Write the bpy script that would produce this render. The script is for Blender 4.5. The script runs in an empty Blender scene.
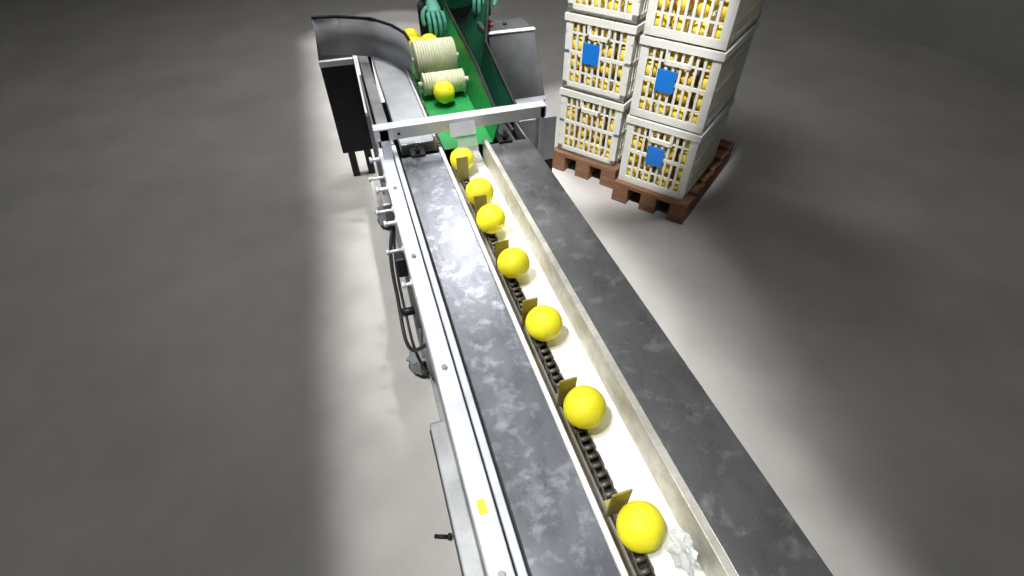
import bpy, bmesh, math, random
from mathutils import Vector, Matrix, Euler, noise
random.seed(7)
S = bpy.context.scene
COL = S.collection
try:
    S.view_settings.view_transform = 'Standard'
except Exception:
    pass

# ------------------------------------------------------------------ materials
def mat(name, base, rough=0.5, metal=0.0, var=0.0, scale=8.0, bump=0.0, bscale=60.0, base2=None,
        stretch=(1, 1, 1), rvar=0.0, trans=0.0, sss=0.0, detail=6, scuff=None, scuff_t=.62, scuff_scale=35):
    m = bpy.data.materials.new(name); m.use_nodes = True
    nt = m.node_tree; b = nt.nodes['Principled BSDF']
    b.inputs['Base Color'].default_value = (*base, 1)
    b.inputs['Roughness'].default_value = rough
    b.inputs['Metallic'].default_value = metal
    if trans: b.inputs['Transmission Weight'].default_value = trans
    if sss:
        b.inputs['Subsurface Weight'].default_value = sss
        b.inputs['Subsurface Scale'].default_value = 0.01
    tc = nt.nodes.new('ShaderNodeTexCoord'); mp = nt.nodes.new('ShaderNodeMapping')
    mp.inputs['Scale'].default_value = stretch
    nt.links.new(tc.outputs['Object'], mp.inputs['Vector'])
    if base2 is None and var:
        base2 = tuple(max(0, c * (1 - var)) for c in base)
    if base2 is not None or rvar:
        n = nt.nodes.new('ShaderNodeTexNoise'); n.inputs['Scale'].default_value = scale
        n.inputs['Detail'].default_value = detail; n.inputs['Roughness'].default_value = 0.65
        nt.links.new(mp.outputs[0], n.inputs['Vector'])
        if base2 is not None:
            r = nt.nodes.new('ShaderNodeValToRGB')
            r.color_ramp.elements[0].position = 0.35; r.color_ramp.elements[1].position = 0.65
            r.color_ramp.elements[0].color = (*base2, 1); r.color_ramp.elements[1].color = (*base, 1)
            nt.links.new(n.outputs['Fac'], r.inputs[0]); out = r.outputs[0]
            if scuff:
                n3 = nt.nodes.new('ShaderNodeTexNoise'); n3.inputs['Scale'].default_value = scuff_scale
                n3.inputs['Detail'].default_value = 8; n3.inputs['Distortion'].default_value = .3; n3.inputs['Roughness'].default_value = .6
                nt.links.new(tc.outputs['Object'], n3.inputs['Vector'])
                r3 = nt.nodes.new('ShaderNodeValToRGB'); r3.color_ramp.elements[0].position = scuff_t; r3.color_ramp.elements[1].position = scuff_t + .2
                nt.links.new(n3.outputs['Fac'], r3.inputs[0])
                mx = nt.nodes.new('ShaderNodeMixRGB'); mx.inputs[2].default_value = (*scuff, 1)
                nt.links.new(r3.outputs[0], mx.inputs[0]); nt.links.new(out, mx.inputs[1]); out = mx.outputs[0]
            nt.links.new(out, b.inputs['Base Color'])
        if rvar:
            mr = nt.nodes.new('ShaderNodeMapRange')
            mr.inputs[1].default_value = .35; mr.inputs[2].default_value = .65
            mr.inputs[3].default_value = max(0.03, rough - rvar); mr.inputs[4].default_value = rough + rvar
            nt.links.new(n.outputs['Fac'], mr.inputs[0]); nt.links.new(mr.outputs[0], b.inputs['Roughness'])
    if bump:
        n2 = nt.nodes.new('ShaderNodeTexNoise'); n2.inputs['Scale'].default_value = bscale
        n2.inputs['Detail'].default_value = 4
        nt.links.new(mp.outputs[0], n2.inputs['Vector'])
        bp = nt.nodes.new('ShaderNodeBump'); bp.inputs['Strength'].default_value = bump
        bp.inputs['Distance'].default_value = 0.01
        nt.links.new(n2.outputs['Fac'], bp.inputs['Height']); nt.links.new(bp.outputs[0], b.inputs['Normal'])
    return m

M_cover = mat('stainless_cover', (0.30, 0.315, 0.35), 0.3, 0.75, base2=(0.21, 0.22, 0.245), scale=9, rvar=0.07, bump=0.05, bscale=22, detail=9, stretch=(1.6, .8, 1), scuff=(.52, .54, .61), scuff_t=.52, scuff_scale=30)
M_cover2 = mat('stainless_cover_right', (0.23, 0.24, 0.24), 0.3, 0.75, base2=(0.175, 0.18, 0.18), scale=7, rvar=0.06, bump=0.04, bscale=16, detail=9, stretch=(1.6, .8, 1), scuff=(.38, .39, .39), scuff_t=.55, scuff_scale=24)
M_alu = mat('aluminium', (0.8, 0.83, 0.89), 0.4, 0.3, var=.14, scale=10, rvar=.08)
M_alud = mat('aluminium_dull', (0.42, 0.43, 0.44), 0.45, 0.6, var=.3, scale=12)
M_lip = mat('trough_lip', (0.66, 0.64, 0.57), 0.45, 0.3, var=.3, scale=30)
M_slide = mat('white_slide', (0.94, 0.93, 0.89), 0.45, 0, var=.04, scale=6)
M_dark = mat('dark_metal', (0.03, 0.032, 0.034), 0.5, 0.5, var=.4)
M_panel = mat('grey_panel', (0.10, 0.105, 0.11), 0.4, 0.3, var=.35, scale=9)
M_pale = mat('pale_panel', (0.55, 0.57, 0.6), 0.4, 0.3, var=.2, scale=9)
M_chain = mat('chain_steel', (0.18, 0.165, 0.14), 0.5, 0.6, var=.5, scale=80)
M_flight = mat('brass_flight', (0.42, 0.35, 0.12), 0.5, 0.2, var=.3, scale=30)
M_fruit = mat('grapefruit_peel', (1.0, 0.94, 0.035), 0.6, 0, base2=(0.99, 0.86, 0.02), scale=18, bump=.15, bscale=170, sss=.15)
M_fruit2 = mat('crated_fruit_peel', (0.97, 0.78, 0.08), 0.5, 0, base2=(0.92, 0.62, 0.04), scale=6)
M_stem = mat('stem_button', (0.4, 0.4, 0.06), 0.7)
M_roll = mat('brush_roller', (0.9, 0.92, 0.66), 0.8, 0, var=.1, scale=60, bump=.4, bscale=250)
M_green = mat('green_sheet', (0.015, 0.32, 0.07), 0.4, 0, var=.4, scale=8)
M_greend = mat('dark_green_sheet', (0.008, 0.08, 0.04), 0.4, 0, var=.4, scale=8)
M_rubber = mat('black_rubber', (0.015, 0.015, 0.016), 0.6)
M_crate = mat('crate_plastic', (0.86, 0.86, 0.8), 0.5, 0, var=.06, scale=8)
M_label = mat('blue_label', (0.01, 0.2, 0.7), 0.4)
M_wood = mat('pallet_wood', (0.30, 0.15, 0.08), 0.75, 0, base2=(0.18, 0.085, 0.045), scale=6, stretch=(1, 8, 8), bump=.2)
M_floor = mat('concrete_floor', (0.62, 0.6, 0.575), 0.6, 0, base2=(0.51, 0.495, 0.47), scale=1.8, bump=.03, bscale=20, rvar=.08, detail=10)
M_wall = mat('painted_wall', (0.45, 0.45, 0.43), 0.8, 0, var=.15, scale=1.5)
M_ceil = mat('ceiling_sheet', (0.3, 0.3, 0.3), 0.8, 0, var=.15, scale=1)
M_cloth = mat('green_workwear', (0.015, 0.26, 0.13), 0.85, 0, var=.35, scale=15, bump=.2, bscale=200)
M_trous = mat('dark_trousers', (0.03, 0.035, 0.05), 0.9, 0, var=.3, scale=15)
M_glove = mat('teal_glove', (0.1, 0.42, 0.3), 0.6, 0, var=.2, scale=20)
M_skin = mat('skin', (0.55, 0.3, 0.2), 0.55, 0, var=.1, sss=.1)
M_hair = mat('hair', (0.02, 0.015, 0.012), 0.6)
M_yel = mat('yellow_sticker', (0.9, 0.75, 0.04), 0.5)
M_clear = mat('clear_plastic', (0.9, 0.92, 0.92), 0.15, 0, trans=.75)
M_bag = mat('plastic_film', (0.9, 0.92, 0.92), 0.25, 0, trans=.35)
M_red = mat('red_plastic', (0.5, 0.03, 0.02), 0.4)

# ------------------------------------------------------------------ helpers
def empty(name, loc=(0, 0, 0), rot=0):
    e = bpy.data.objects.new(name, None); e.empty_display_size = .1
    e.location = loc; e.rotation_euler = (0, 0, rot); COL.objects.link(e); return e

def finish(name, bm, m, parent=None, smooth=False, bevel=0.0, loc=(0, 0, 0)):
    me = bpy.data.meshes.new(name); bmesh.ops.recalc_face_normals(bm, faces=bm.faces[:]); bm.to_mesh(me); bm.free()
    for mm in (m if isinstance(m, (list, tuple)) else [m]): me.materials.append(mm)
    if smooth:
        for p in me.polygons: p.use_smooth = True
    o = bpy.data.objects.new(name, me); COL.objects.link(o); o.location = loc
    if parent: o.parent = parent
    if bevel:
        b = o.modifiers.new('b', 'BEVEL'); b.width = bevel; b.segments = 2; b.limit_method = 'ANGLE'
    return o

def addbox(bm, x0, x1, y0, y1, z0, z1, mi=0):
    vs = [bm.verts.new(v) for v in ((x0, y0, z0), (x1, y0, z0), (x1, y1, z0), (x0, y1, z0), (x0, y0, z1), (x1, y0, z1), (x1, y1, z1), (x0, y1, z1))]
    for f in ((0, 3, 2, 1), (4, 5, 6, 7), (0, 1, 5, 4), (1, 2, 6, 5), (2, 3, 7, 6), (3, 0, 4, 7)):
        fc = bm.faces.new([vs[i] for i in f]); fc.material_index = mi
    return vs

def box(name, x0, x1, y0, y1, z0, z1, m, parent=None, bevel=0.002):
    bm = bmesh.new(); addbox(bm, x0, x1, y0, y1, z0, z1)
    return finish(name, bm, m, parent, bevel=bevel)

def addcyl(bm, p0, p1, r, seg=20, r2=None, mi=0):
    p0, p1 = Vector(p0), Vector(p1); d = p1 - p0
    mt = Matrix.Translation((p0 + p1) / 2) @ d.to_track_quat('Z', 'Y').to_matrix().to_4x4()
    g = bmesh.ops.create_cone(bm, cap_ends=True, segments=seg, radius1=r, radius2=r if r2 is None else r2, depth=d.length, matrix=mt)
    for v in g['verts']:
        for f in v.link_faces:
            f.material_index = mi
            f.smooth = len(f.verts) == 4

def cyl(name, p0, p1, r, m, parent=None, seg=20, r2=None):
    bm = bmesh.new(); addcyl(bm, p0, p1, r, seg, r2); return finish(name, bm, m, parent)

def extr(name, prof, y0, y1, m, parent=None, bevel=0.0):
    bm = bmesh.new()
    a = [bm.verts.new((x, y0, z)) for x, z in prof]; b = [bm.verts.new((x, y1, z)) for x, z in prof]
    n = len(prof)
    bm.faces.new(a); bm.faces.new(b[::-1])
    for i in range(n): bm.faces.new((a[i], b[i], b[(i + 1) % n], a[(i + 1) % n]))
    return finish(name, bm, m, parent, bevel=bevel)

def sheet(name, pts_bot, pts_top, m, parent, th=.003, edge=None):
    bm = bmesh.new()
    a = [bm.verts.new(p) for p in pts_bot]; b = [bm.verts.new(p) for p in pts_top]
    for i in range(len(a) - 1): bm.faces.new((a[i], a[i + 1], b[i + 1], b[i]))
    o = finish(name, bm, m, parent, smooth=len(a) > 3)
    s = o.modifiers.new('s', 'SOLIDIFY'); s.thickness = th; s.offset = 0
    if edge:
        tube(name + '_edge', pts_top, .006, edge, parent)
    return o

def tube(name, pts, r, m, parent=None, kind='POLY'):
    cu = bpy.data.curves.new(name, 'CURVE'); cu.dimensions = '3D'; cu.bevel_depth = r; cu.bevel_resolution = 3
    if kind == 'POLY':
        sp = cu.splines.new('POLY'); sp.points.add(len(pts) - 1)
        for i, p in enumerate(pts): sp.points[i].co = (*p, 1)
    else:
        sp = cu.splines.new('NURBS'); sp.points.add(len(pts) - 1); sp.order_u = 4; sp.use_endpoint_u = True
        for i, p in enumerate(pts): sp.points[i].co = (*p, 1)
    cu.materials.append(m); o = bpy.data.objects.new(name, cu); COL.objects.link(o)
    cu.use_fill_caps = True
    if parent: o.parent = parent
    return o

# ------------------------------------------------------------------ room
box('floor', -4, 5, -2, 8, -0.1, 0, M_floor, bevel=0)
box('wall_back', -4, 5, 8, 8.1, 0, 3.8, M_wall, bevel=0)
box('wall_front', -4, 5, -2.1, -2, 0, 3.8, M_wall, bevel=0)
box('wall_left', -4.1, -4, -2, 8, 0, 3.8, M_wall, bevel=0)
box('wall_right', 5, 5.1, -2, 8, 0, 3.8, M_wall, bevel=0)
box('ceiling', -4, 5, -2, 8, 3.8, 3.9, M_ceil, bevel=0)

# ------------------------------------------------------------------ conveyor
C = empty('fruit_sorting_conveyor')
Y0, Y1 = -0.55, 1.45
ZT = 0.82
def cover(name, x0, x1, y0, y1, z, drop, m):
    t = .003
    return extr(name, [(x0, z - drop), (x0, z), (x1, z), (x1, z - drop), (x1 - t, z - drop), (x1 - t, z - t), (x0 + t, z - t), (x0 + t, z - drop)], y0, y1, m, C, bevel=.0012)
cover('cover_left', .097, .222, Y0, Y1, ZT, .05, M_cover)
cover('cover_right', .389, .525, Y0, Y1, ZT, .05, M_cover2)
box('rail_outer', .035, .074, Y0, 1.55, .76, .812, M_alu, C)
box('rail_groove', .072, .079, Y0, 1.55, .76, .800, M_dark, C, 0)
box('rail_inner', .078, .092, Y0, 1.55, .76, .816, M_alu, C)
box('rail_gap', .091, .098, Y0, 1.45, .76, .806, M_dark, C, 0)
box('side_panel_left', .037, .045, Y0, 2.3, .62, .765, M_alud, C)
box('side_panel_right', .527, .535, Y0, 2.3, .62, .80, M_alud, C)
box('base_pan', .045, .527, Y0, 2.3, .62, .63, M_dark, C)
box('chain_bed', .232, .31, Y0, 1.5, .70, .730, M_dark, C)
box('trough_lip_left', .223, .233, Y0, 1.48, .74, .824, M_slide, C, .001)
extr('trough_slope_left', [(.233, .765), (.270, .737), (.270, .732), (.233, .732)], Y0, 1.48, M_lip, C)
extr('white_slide', [(.299, .739), (.325, .743), (.372, .749), (.372, .738), (.299, .728)], Y0, 1.55, M_slide, C)
extr('trough_side_right', [(.372, .735), (.372, .826), (.387, .826), (.387, .82), (.378, .82), (.378, .735)], Y0, 1.48, M_lip, C, .001)
bm = bmesh.new(); y = Y0; i = 0; p = .019
while y < 1.5:
    o = .0005 if i % 2 else .0025
    for sx in (-1, 1):
        xc = .2845 + sx * (.009 + o)
        addbox(bm, xc - .001, xc + .001, y - .004, y + p + .004, .736, .750)
    addcyl(bm, (.274, y, .743), (.295, y, .743), .0055, 8)
    y += p; i += 1
finish('drive_chain', bm, M_chain, C)
for i, fy in enumerate([-.19, .036, .272, .506, .734, .952, 1.165, 1.383]):
    bm = bmesh.new()
    addbox(bm, .260, .297, fy - .002, fy + .002, .745, .83)
    addbox(bm, .266, .293, fy - .002, fy + .022, .750, .754)
    finish('chain_flight_%d' % (i + 1), bm, M_flight, C, bevel=.001)
bm = bmesh.new(); addcyl(bm, (.316, .05, .775), (.335, .05, .775), .03, 24); addcyl(bm, (.30, .05, .775), (.36, .05, .775), .01, 16)
for k in range(12):
    a = k * math.pi / 6
    addcyl(bm, (.325, .05 + .028 * math.cos(a), .775 + .028 * math.sin(a)), (.325, .05 + .037 * math.cos(a), .775 + .037 * math.sin(a)), .006, 6, .002)
finish('end_sprocket', bm, M_alu, C)
box('yellow_sticker', .046, .060, .315, .34, .812, .8128, M_yel, C, 0)
for i, yy in enumerate([-.2, .22, .62, .98, 1.3]):
    cyl('rail_bolt_%d' % i, (.054, yy, .811), (.054, yy, .818), .006, M_alud, C, 6)
for i, (yy, zz, L, r) in enumerate([(1.52, .79, .03, .012), (1.44, .77, .045, .008), (1.34, .79, .03, .012), (1.27, .76, .045, .008), (1.18, .78, .03, .01), (1.08, .76, .04, .008), (.93, .77, .02, .009)]):
    bm = bmesh.new(); addcyl(bm, (.037, yy, zz), (.037 - L, yy, zz), r * .55, 10); addcyl(bm, (.037 - L, yy, zz), (.03 - L, yy, zz), r, 6)
    addcyl(bm, (.037, yy, zz), (.032, yy, zz), r * 1.3, 14)
    finish('side_bolt_%d' % i, bm, M_alu, C)
box('bearing_block', .008, .037, 1.36, 1.42, .64, .72, M_alud, C, .006)
box('bearing_block_far', .008, .037, 1.12, 1.17, .62, .69, M_dark, C, .006)
box('lower_panel_box', .0, .037, .22, .585, .42, .68, M_alud, C, .004)
box('lower_panel_seam', -.003, .0, .23, .575, .655, .668, M_dark, C, 0)
def caster(name, x, y, a=0.0):
    bm = bmesh.new()
    addcyl(bm, (-.014, 0, .045), (.014, 0, .045), .045, 28, mi=0)
    addcyl(bm, (-.017, 0, .045), (.017, 0, .045), .026, 20, mi=1)
    addbox(bm, -.024, -.019, -.018, .03, .03, .11, 1)
    addbox(bm, .019, .024, -.018, .03, .03, .11, 1)
    addbox(bm, -.03, .03, -.03, .035, .105, .115, 1)
    addcyl(bm, (-.028, 0, .045), (.028, 0, .045), .008, 10, mi=1)
    o = finish(name, bm, [M_rubber, M_alud], C, loc=(x, y, 0)); o.rotation_euler = (0, 0, a)
for i, yy in enumerate([-.4, 1.22, 2.2]):
    for j, xx in enumerate([.045, .50]):
        box('leg_%d_%d' % (i, j), xx - .018, xx + .018, yy - .018, yy + .018, .11, .63, M_alud, C, .003)
        box('caster_plate_%d_%d' % (i, j), xx - .06, xx + .03, yy - .03, yy + .03, .113, .12, M_alud, C, .001)
        caster('caster_%d_%d' % (i, j), xx - (.03 if j == 0 else -.0), yy, .9 if j == 0 else -.3)
    box('crossbrace_%d' % i, .06, .485, yy - .012, yy + .012, .28, .31, M_alud, C)
box('long_brace_left', .035, .06, -.4, 2.2, .26, .29, M_alud, C)
box('long_brace_right', .487, .512, -.4, 2.2, .26, .29, M_alud, C)
box('drive_motor', .08, .25, .85, 1.1, .42, .6, M_dark, C, .01)
tube('power_cable', [(.02, 1.30, .66), (-.01, 1.25, .6), (-.005, 1.18, .5), (-.02, 1.05, .42), (.0, .96, .46), (.02, .9, .55), (.04, .85, .62)], .006, M_rubber, C, 'N')
tube('air_hose', [(.03, 1.38, .62), (.0, 1.3, .5), (.01, 1.2, .38), (.0, 1.05, .34), (.03, .95, .36)], .005, M_rubber, C, 'N')
cyl('cable_gland', (.03, 1.0, .6), (-.005, 1.0, .6), .012, M_dark, C)

# gantry bar over the trough
yb = 1.47
extr('gantry_bar_face', [(.03, .876), (.59, .876), (.59, .912), (.03, .912)], yb, yb + .003, M_alu, C)
box('gantry_bar_top', .03, .59, yb, yb + .04, .912, .915, M_alu, C, .0008)
box('gantry_bar_bolts', .10, .108, yb - .004, yb, .89, .898, M_dark, C, .001)
box('gantry_post_left', .045, .075, yb, yb + .03, .80, .912, M_alu, C)
box('gantry_post_right', .57, .588, yb, yb + .04, .70, .912, M_alu, C)
box('gantry_foot_right', .53, .588, yb, yb + .04, .70, .703, M_alud, C)
for i, (xa) in enumerate([.13, .42]):
    bm = bmesh.new(); addbox(bm, xa, xa + .045, yb - .03, yb + .02, .822, .828); addcyl(bm, (xa + .022, yb - .015, .826), (xa + .022, yb - .015, .858), .006, 12, mi=0)
    addcyl(bm, (xa + .022, yb - .015, .836), (xa + .022, yb - .015, .846), .011, 6); finish('hold_down_%d' % i, bm, M_dark, C)
sheet('clear_flap', [(.28, yb - .055, .80), (.31, yb - .055, .80), (.345, yb - .055, .80)], [(.28, yb - .003, .885), (.31, yb - .003, .885), (.345, yb - .003, .885)], M_clear, C, .002)
sheet('flap_bracket', [(.262, yb - .02, .865), (.345, yb - .02, .865)], [(.262, yb - .004, .905), (.345, yb - .004, .905)], M_alu, C, .003)

# ------------------------------------------------------------------ infeed
F = empty('infeed_roller_table')
box('panel_left', .105, .215, 1.50, 2.42, .80, .838, M_pale, F, .003)
box('panel_left_lip', .215, .222, 1.5, 2.42, .80, .85, M_alu, F, .001)
box('rail_ext', .05, .09, 1.56, 2.42, .76, .815, M_alud, F)
box('gap_chain_bed', .222, .25, 1.5, 2.42, .74, .78, M_dark, F)
bm = bmesh.new(); y = 1.52
while y < 2.4:
    addcyl(bm, (.226, y, .79), (.246, y, .79), .008, 8); y += .022
finish('gap_chain', bm, M_chain, F)
sheet('green_chute', [(.25, 1.56, .762), (.43, 1.56, .762)], [(.25, 2.5, .80), (.43, 2.5, .80)], M_green, F, .004)
sheet('green_guard', [(.43, 1.56, .76), (.435, 1.9, .77), (.44, 2.5, .80)], [(.45, 1.54, .85), (.47, 1.9, .90), (.48, 2.5, .96)], M_green, F, .004, edge=M_rubber)
sheet('green_guard_wing', [(.50, 1.62, .79), (.50, 2.0, .80), (.56, 2.5, .85)], [(.53, 1.60, .86), (.54, 2.02, .94), (.70, 2.5, 1.08)], M_greend, F, .004, edge=M_rubber)
for i, (yy, zz, r) in enumerate([(2.11, .868, .07), (1.955, .83, .04)]):
    bm = bmesh.new(); addcyl(bm, (.262, yy, zz), (.425, yy, zz), r, 40)
    for k in range(16):
        xk = .264 + k * .0102
        addcyl(bm, (xk, yy, zz), (xk + .006, yy, zz), r + .002, 40)
    addcyl(bm, (.245, yy, zz), (.445, yy, zz), .012, 12)
    finish('brush_roller_%d' % i, bm, M_roll, F)
pb = [(.235, 1.98, .84), (.232, 2.06, .84), (.20, 2.16, .84), (.13, 2.27, .84), (.0, 2.34, .84), (-.10, 2.36, .84)]
sheet('hopper_guard', pb, [(x, y, .99) for x, y, z in pb], M_pale, F, .003, edge=M_dark)
box('side_cabinet', -.12, .03, 2.42, 2.85, .34, .80, M_dark, F, .006)
box('side_cabinet_edge', -.12, .03, 2.40, 2.42, .775, .80, M_alu, F, .002)
for i, (xx, yy, zt) in enumerate([(-.09, 2.78, .35), (-.0, 2.78, .35), (.09, 2.5, .8), (.47, 2.5, .8)]):
    box('table_leg_%d' % i, xx - .02, xx + .02, yy - .02, yy + .02, 0, zt, M_dark, F, .003)
box('table_side_skirt', .05, .06, 1.56, 2.5, .5, .78, M_dark, F)
box('table_skirt_right', .50, .51, 1.56, 2.5, .45, .80, M_panel, F)
box('discharge_plate', .44, .50, 1.5, 2.5, .78, .785, M_panel, F)

K = empty('control_cabinet')
bm = bmesh.new()
pr = [(1.97, .70), (2.13, .93), (2.30, .93), (2.30, .30), (1.97, .30)]
a = [bm.verts.new((.575, y, z)) for y, z in pr]; b = [bm.verts.new((.785, y, z)) for y, z in pr]
bm.faces.new(a); bm.faces.new(b[::-1])
for i in range(5): bm.faces.new((a[i], b[i], b[(i + 1) % 5], a[(i + 1) % 5]))
finish('cabinet_body', bm, M_panel, K, bevel=.005)
sheet('cabinet_front_edge', [(.575, 1.962, .697), (.785, 1.962, .697)], [(.575, 1.97, .712), (.785, 1.97, .712)], M_alu, K, .004)
sheet('cabinet_top_edge', [(.575, 2.122, .93), (.785, 2.122, .93)], [(.575, 2.14, .934), (.785, 2.14, .934)], M_alu, K, .004)
box('cabinet_tray', .60, .76, 1.78, 1.955, .70, .712, M_pale, K)
box('cabinet_tray_front', .60, .76, 1.775, 1.785, .52, .712, M_pale, K)
box('cabinet_tray_side', .595, .605, 1.78, 1.955, .52, .73, M_alu, K)
for i, (xx, yy) in enumerate([(.60, 1.99), (.76, 1.99), (.60, 2.28), (.76, 2.28), (.615, 1.80), (.745, 1.80)]):
    box('cabinet_leg_%d' % i, xx - .015, xx + .015, yy - .015, yy + .015, 0, .31 if i < 4 else .695, M_dark, K)
cyl('cabinet_button', (.62, 2.22, .93), (.62, 2.22, .940), .009, M_red, K)
cyl('cabinet_knob', (.68, 2.22, .93), (.68, 2.22, .940), .009, M_rubber, K)

# ------------------------------------------------------------------ fruit
def fruit_mesh(r):
    bm = bmesh.new(); bmesh.ops.create_uvsphere(bm, u_segments=40, v_segments=28, radius=r)
    for v in bm.verts:
        c = v.co.normalized()
        k = 1 - .045 * max(0, abs(c.z) - .9) * 10 * (abs(c.z) > .9) + .014 * math.sin(3 * c.x + 1) * math.cos(2.3 * c.y)
        v.co *= k; v.co.z *= .96
    for f in bm.faces: f.smooth = True
    addcyl(bm, (0, 0, r * .89), (0, 0, r * .93), r * .09, 8, r * .05, mi=1)
    me = bpy.data.meshes.new('grapefruit'); bm.to_mesh(me); bm.free()
    me.materials.append(M_fruit); me.materials.append(M_stem); return me
FM = fruit_mesh(.0435)
def fruit(x, y, z, rot=None, s=1.0):
    o = bpy.data.objects.new('grapefruit', FM); COL.objects.link(o); o.location = (x, y, z)
    o.rotation_euler = rot or [random.uniform(0, 6.28) for _ in range(3)]; o.scale = (s,) * 3; return o
for (x, y, s) in [(.294, .225, .93), (.296, .458, .97), (.296, .686, .97), (.293, .900, .96), (.289, 1.094, .97), (.294, 1.232, .98), (.290, 1.435, .93)]:
    fruit(x, y, .753 + .0425 * s, s=s)
for (x, y, z, s) in [(.33, 1.88, .822, .95), (.366, 2.34, .842, 1.05), (.30, 2.34, .84, .97), (.30, 2.44, .845, .95)]:
    fruit(x, y, z, s=s)
bm = bmesh.new(); bmesh.ops.create_icosphere(bm, subdivisions=4, radius=.019)
for v in bm.verts:
    d = v.co.normalized(); v.co += d * .016 * (noise.noise(d * 1.9) + .5 * abs(noise.noise(d * 4))); v.co.y *= 1.4; v.co.x *= .8
finish('crumpled_plastic_bag', bm, M_bag, loc=(.345, .175, .780))

# ------------------------------------------------------------------ crates
CW, CD, CH = .37, .50, .375
def crate_mesh():
    bm = bmesh.new(); t = .012
    addbox(bm, 0, CW, 0, CD, 0, .012)
    for z0, z1, g in ((0, .035, 0), (CH - .04, CH - .008, .008), (CH * .5 - .008, CH * .5 + .008, 0)):
        addbox(bm, -g, CW + g, -g, t, z0, z1); addbox(bm, -g, CW + g, CD - t, CD + g, z0, z1)
        addbox(bm, -g, t, t, CD - t, z0, z1); addbox(bm, CW - t, CW + g, t, CD - t, z0, z1)
    for k in (1, 3):
        zc = CH * k / 4
        addbox(bm, 0, CW, .002, .009, zc - .004, zc + .004); addbox(bm, 0, CW, CD - .009, CD - .002, zc - .004, zc + .004)
        addbox(bm, .002, .009, 0, CD, zc - .004, zc + .004); addbox(bm, CW - .009, CW - .002, 0, CD, zc - .004, zc + .004)
    for cx in (0, CW - .028):
        for cy in (0, CD - .028): addbox(bm, cx, cx + .028, cy, cy + .028, 0, CH - .01)
    n = 11
    for k in range(1, n):
        x = CW * k / n
        for y0 in (.001, CD - .009): addbox(bm, x - .006, x + .006, y0, y0 + .008, .02, CH - .02)
    n = 15
    for k in range(1, n):
        y = CD * k / n
        for x0 in (.001, CW - .009): addbox(bm, x0, x0 + .008, y - .006, y + .006, .02, CH - .02)
    for y0 in (-.006, CD - .01):
        addbox(bm, CW * .33, CW * .67, y0, y0 + .016, CH * .72, CH * .77); addbox(bm, CW * .33, CW * .36, y0, y0 + .016, CH * .72, CH - .02)
        addbox(bm, CW * .64, CW * .67, y0, y0 + .016, CH * .72, CH - .02)
    me = bpy.data.meshes.new('crate_shell'); bm.to_mesh(me); bm.free(); me.materials.append(M_crate); return me
def crate_fruit_mesh(seed):
    random.seed(seed); bm = bmesh.new()
    nx, ny, nz = 4, 6, 4
    for i in range(nx):
        for j in range(ny):
            for k in range(nz):
                if 0 < i < nx - 1 and 0 < j < ny - 1 and k < nz - 1: continue
                x = .052 + i * (CW - .104) / (nx - 1) + random.uniform(-.003, .003); y = .052 + j * (CD - .104) / (ny - 1); z = .052 + k * .082 + random.uniform(-.004, .004)
                bmesh.ops.create_icosphere(bm, subdivisions=2, radius=random.uniform(.038, .041), matrix=Matrix.Translation((x, y, z)))
    for f in bm.faces: f.smooth = True
    me = bpy.data.meshes.new('crate_fruit'); bm.to_mesh(me); bm.free(); me.materials.append(M_fruit2); return me
CM = crate_mesh(); CF = [crate_fruit_mesh(3), crate_fruit_mesh(4)]
ang = math.atan2(-.79, .61)
cnt = 0
def crate(x, y, z, label, a=ang):
    global cnt
    e = empty('plastic_crate', (x, y, z), a)
    s = bpy.data.objects.new('crate_shell', CM); COL.objects.link(s); s.parent = e
    f = bpy.data.objects.new('crate_fruit', CF[cnt % 2]); COL.objects.link(f); f.parent = e; cnt += 1
    if label:
        box('crate_label', CW * label - .045, CW * label + .045, -.012, -.006, CH * .40, CH * .40 + .10, M_label, e, .001)
dr = Vector((math.cos(ang), math.sin(ang), 0)); nn = Vector((-dr.y, dr.x, 0))
def stack(x, y, labels, a=ang):
    for k, l in enumerate(labels): crate(x, y, .121 + k * (CH + .002), l, a)
stack(1.09, 2.50, [0, .42, 0])
P2 = (1.287, 2.09)
stack(P2[0], P2[1], [.48, .40, 0])
p4 = Vector((1.09, 2.50, 0)) + nn * .54
stack(p4.x, p4.y, [0, .5, .5])
def pallet(x, y, a, w, d):
    e = empty('wooden_pallet', (x, y, 0), a)
    for k in range(6):
        y0 = k * (d - .09) / 5; box('deck_board_%d' % k, 0, w, y0, y0 + .09, .098, .12, M_wood, e, .002)
    for k in range(3):
        x0 = k * (w - .09) / 2; box('bearer_%d' % k, x0, x0 + .09, 0, d, .022, .098, M_wood, e, .002)
        box('foot_board_%d' % k, x0, x0 + .09, 0, d, 0, .022, M_wood, e, .002)
q = Vector((P2[0], P2[1], 0)) - nn * .03 - dr * .01
pallet(q.x, q.y, ang, .42, .8)
q = Vector((1.09, 2.50, 0)) - nn * .03 - dr * .02
pallet(q.x, q.y, ang, .42, 1.15)

bm = bmesh.new(); addcyl(bm, (-.06, .60, .008), (-.02, .585, .008), .006, 10); addcyl(bm, (-.02, .585, .0105), (-.012, .582, .0105), .0105, 6)
finish('loose_bolt', bm, M_dark)

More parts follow.
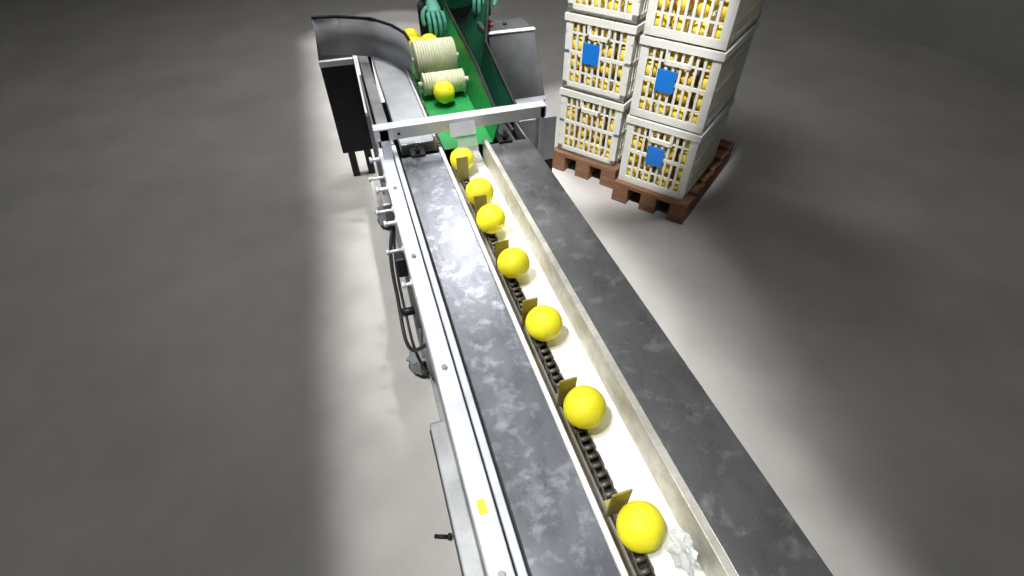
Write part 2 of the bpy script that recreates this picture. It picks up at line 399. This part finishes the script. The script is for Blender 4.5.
# ------------------------------------------------------------------ worker
W = empty('worker', (.58, 2.84, 0), 0)
def skin(name, joints, edges, m, parent, sub=2, root=0):
    me = bpy.data.meshes.new(name); me.from_pydata([j[:3] for j in joints], edges, [])
    o = bpy.data.objects.new(name, me); COL.objects.link(o); o.parent = parent
    sk = o.modifiers.new('s', 'SKIN'); sk.use_smooth_shade = True
    for i, j in enumerate(joints):
        r = j[3]; v = me.skin_vertices[0].data[i]; v.radius = (r, j[4] if len(j) > 4 else r); v.use_root = (i == root)
    su = o.modifiers.new('u', 'SUBSURF'); su.levels = sub; su.render_levels = sub
    me.materials.append(m); return o
skin('jacket', [(0, .02, .92, .17, .13), (0, -.01, 1.08, .15, .11), (0, -.07, 1.24, .17, .12), (0, -.13, 1.38, .15, .1), (0, -.17, 1.46, .06),
                (-.19, -.13, 1.38, .065), (-.25, -.22, 1.14, .05), (-.17, -.36, .99, .04), (.19, -.13, 1.38, .065), (.27, -.2, 1.14, .05), (.10, -.34, 1.03, .04), (0, .02, .68, .19, .15)],
     [(0, 1), (1, 2), (2, 3), (3, 4), (3, 5), (5, 6), (6, 7), (3, 8), (8, 9), (9, 10), (0, 11)], M_cloth, W)
skin('trousers', [(0, .02, .92, .15, .12), (-.10, .01, .82, .09), (-.11, -.01, .48, .062), (-.11, .02, .12, .05), (.10, .01, .82, .09), (.11, .0, .48, .062), (.11, .02, .12, .05)],
     [(0, 1), (1, 2), (2, 3), (0, 4), (4, 5), (5, 6)], M_trous, W)
for s in (-1, 1):
    skin('boot_%d' % s, [(.11 * s, .03, .13, .05), (.11 * s, .03, .05, .048), (.115 * s, -.06, .04, .042), (.12 * s, -.15, .032, .03)], [(0, 1), (1, 2), (2, 3)], M_rubber, W)
def hand(name, wrist, d, side):
    w = Vector(wrist); d = Vector(d).normalized(); r = d.cross(Vector((0, 0, 1))).normalized(); dn = r.cross(d).normalized()
    if dn.z > 0: dn = -dn
    P = lambda a, b, c: tuple(w + d * a + r * b + dn * c)
    skin(name + '_palm', [(*P(-.03, 0, 0), .026, .024), (*P(.015, 0, 0), .030, .02), (*P(.05, 0, .003), .036, .017), (*P(.08, 0, .006), .034, .014)], [(0, 1), (1, 2), (2, 3)], M_glove, W)
    for k, (b, L) in enumerate([(-.03, .062), (-.010, .075), (.011, .07), (.031, .055)]):
        bb = b * side
        skin(name + '_finger_%d' % k, [(*P(.065, bb, .004), .0105), (*P(.09 , bb * 1.08, .006), .010), (*P(.09 + L * .42, bb * 1.12, .02), .0095), (*P(.09 + L * .68, bb * 1.12, .045), .009), (*P(.09 + L * .72, bb * 1.1, .062), .008)],
             [(0, 1), (1, 2), (2, 3), (3, 4)], M_glove, W)
    skin(name + '_thumb', [(*P(.02, -.02 * side, .006), .014), (*P(.045, -.048 * side, .015), .012), (*P(.072, -.055 * side, .032), .0105), (*P(.09, -.05 * side, .048), .009)], [(0, 1), (1, 2), (2, 3)], M_glove, W)
hand('hand_right', (-.165, -.37, .975), (.0, -1, -.35), -1)
hand('hand_left', (.08, -.36, 1.02), (-.35, -1, -.25), 1)
skin('head_neck', [(0, -.16, 1.44, .055), (0, -.20, 1.53, .052), (0, -.235, 1.60, .075, .085), (0, -.245, 1.68, .078, .095), (0, -.24, 1.75, .05, .06)], [(0, 1), (1, 2), (2, 3), (3, 4)], M_skin, W)
skin('hair_cap', [(0, -.20, 1.64, .075, .07), (0, -.22, 1.72, .082, .095), (0, -.225, 1.775, .06, .07)], [(0, 1), (1, 2)], M_hair, W)
skin('nose', [(0, -.325, 1.665, .010), (0, -.34, 1.645, .012)], [(0, 1)], M_skin, W)
for s in (-1, 1):
    skin('ear_%d' % s, [(.082 * s, -.23, 1.67, .012), (.084 * s, -.225, 1.64, .010)], [(0, 1)], M_skin, W)
    cyl('eye_%d' % s, (.032 * s, -.322, 1.672), (.032 * s, -.333, 1.670), .009, M_hair, W)
cyl('mouth', (-.022, -.325, 1.615), (.022, -.325, 1.615), .005, M_red, W)

# ------------------------------------------------------------------ lights
def spot(loc, target, size, energy, blend=.25, r=.05, col=(1, .99, .975)):  # unseen spots, added to brighten the line and keep the sides dim
    l = bpy.data.lights.new('added_spot_light', 'SPOT'); l.energy = energy; l.spot_size = math.radians(size); l.spot_blend = blend
    l.shadow_soft_size = r; l.color = col
    o = bpy.data.objects.new('added_spot_light', l); COL.objects.link(o); o.location = loc
    o.rotation_euler = (Vector(target) - Vector(loc)).to_track_quat('-Z', 'Y').to_euler()
for i in range(6):             # near part of the line is lit from added spots on the left
    y = -.5 + i * .38
    spot((-.75, y - .1, 3.4), (.33, y, .7), 20, 175, .5, r=.08)
for i in range(10):            # added row straight above the far part of the line
    y = 1.5 + i * .42
    spot((.45, y, 3.4), (.45, y - .1, 0), 26, 135, .4)
for i in range(24):            # added row to the left, washing the aisle beside the line
    y = -.3 + i * .24
    spot((-1.1, y, 3.4), (.02, y, 0), 14.5, 125, .6)
for i in range(9):             # added row to the right, washing the floor before the crates
    y = .5 + i * .28
    spot((2.2, y - .2, 3.4), (1.0 + .04 * i, y, 0), 18, 36, .9)
spot((.2, .9, 3.4), (1.25, 2.3, .75), 23, 640, .5)  # added spot that brightens the crate stacks
w = bpy.data.worlds.new('World'); S.world = w; w.use_nodes = True
w.node_tree.nodes['Background'].inputs[0].default_value = (.8, .85, .9, 1); w.node_tree.nodes['Background'].inputs[1].default_value = .3
def area(name, loc, sx, sy, e):
    l = bpy.data.lights.new(name, 'AREA'); l.shape = 'RECTANGLE'; l.size = sx; l.size_y = sy; l.energy = e
    o = bpy.data.objects.new(name, l); COL.objects.link(o); o.location = loc; return o
area('added_ambient_fill', (.5, 2.5, 3.75), 3, 5, 24)  # unseen area light, added as ambient fill for the closed room
area('added_cover_highlight', (.75, 4.0, 3.4), .35, 1.3, 24)  # unseen area light, added to put a highlight on the steel covers

# ------------------------------------------------------------------ camera
cam = bpy.data.cameras.new('camera'); cam.sensor_width = 36; cam.lens = 500 / 1024 * 36; cam.clip_start = .02
co = bpy.data.objects.new('camera', cam); COL.objects.link(co); co.location = (0, 0, 1.65)
co.rotation_euler = Euler((math.radians(45), 0, math.radians(-17.8)), 'XYZ'); S.camera = co
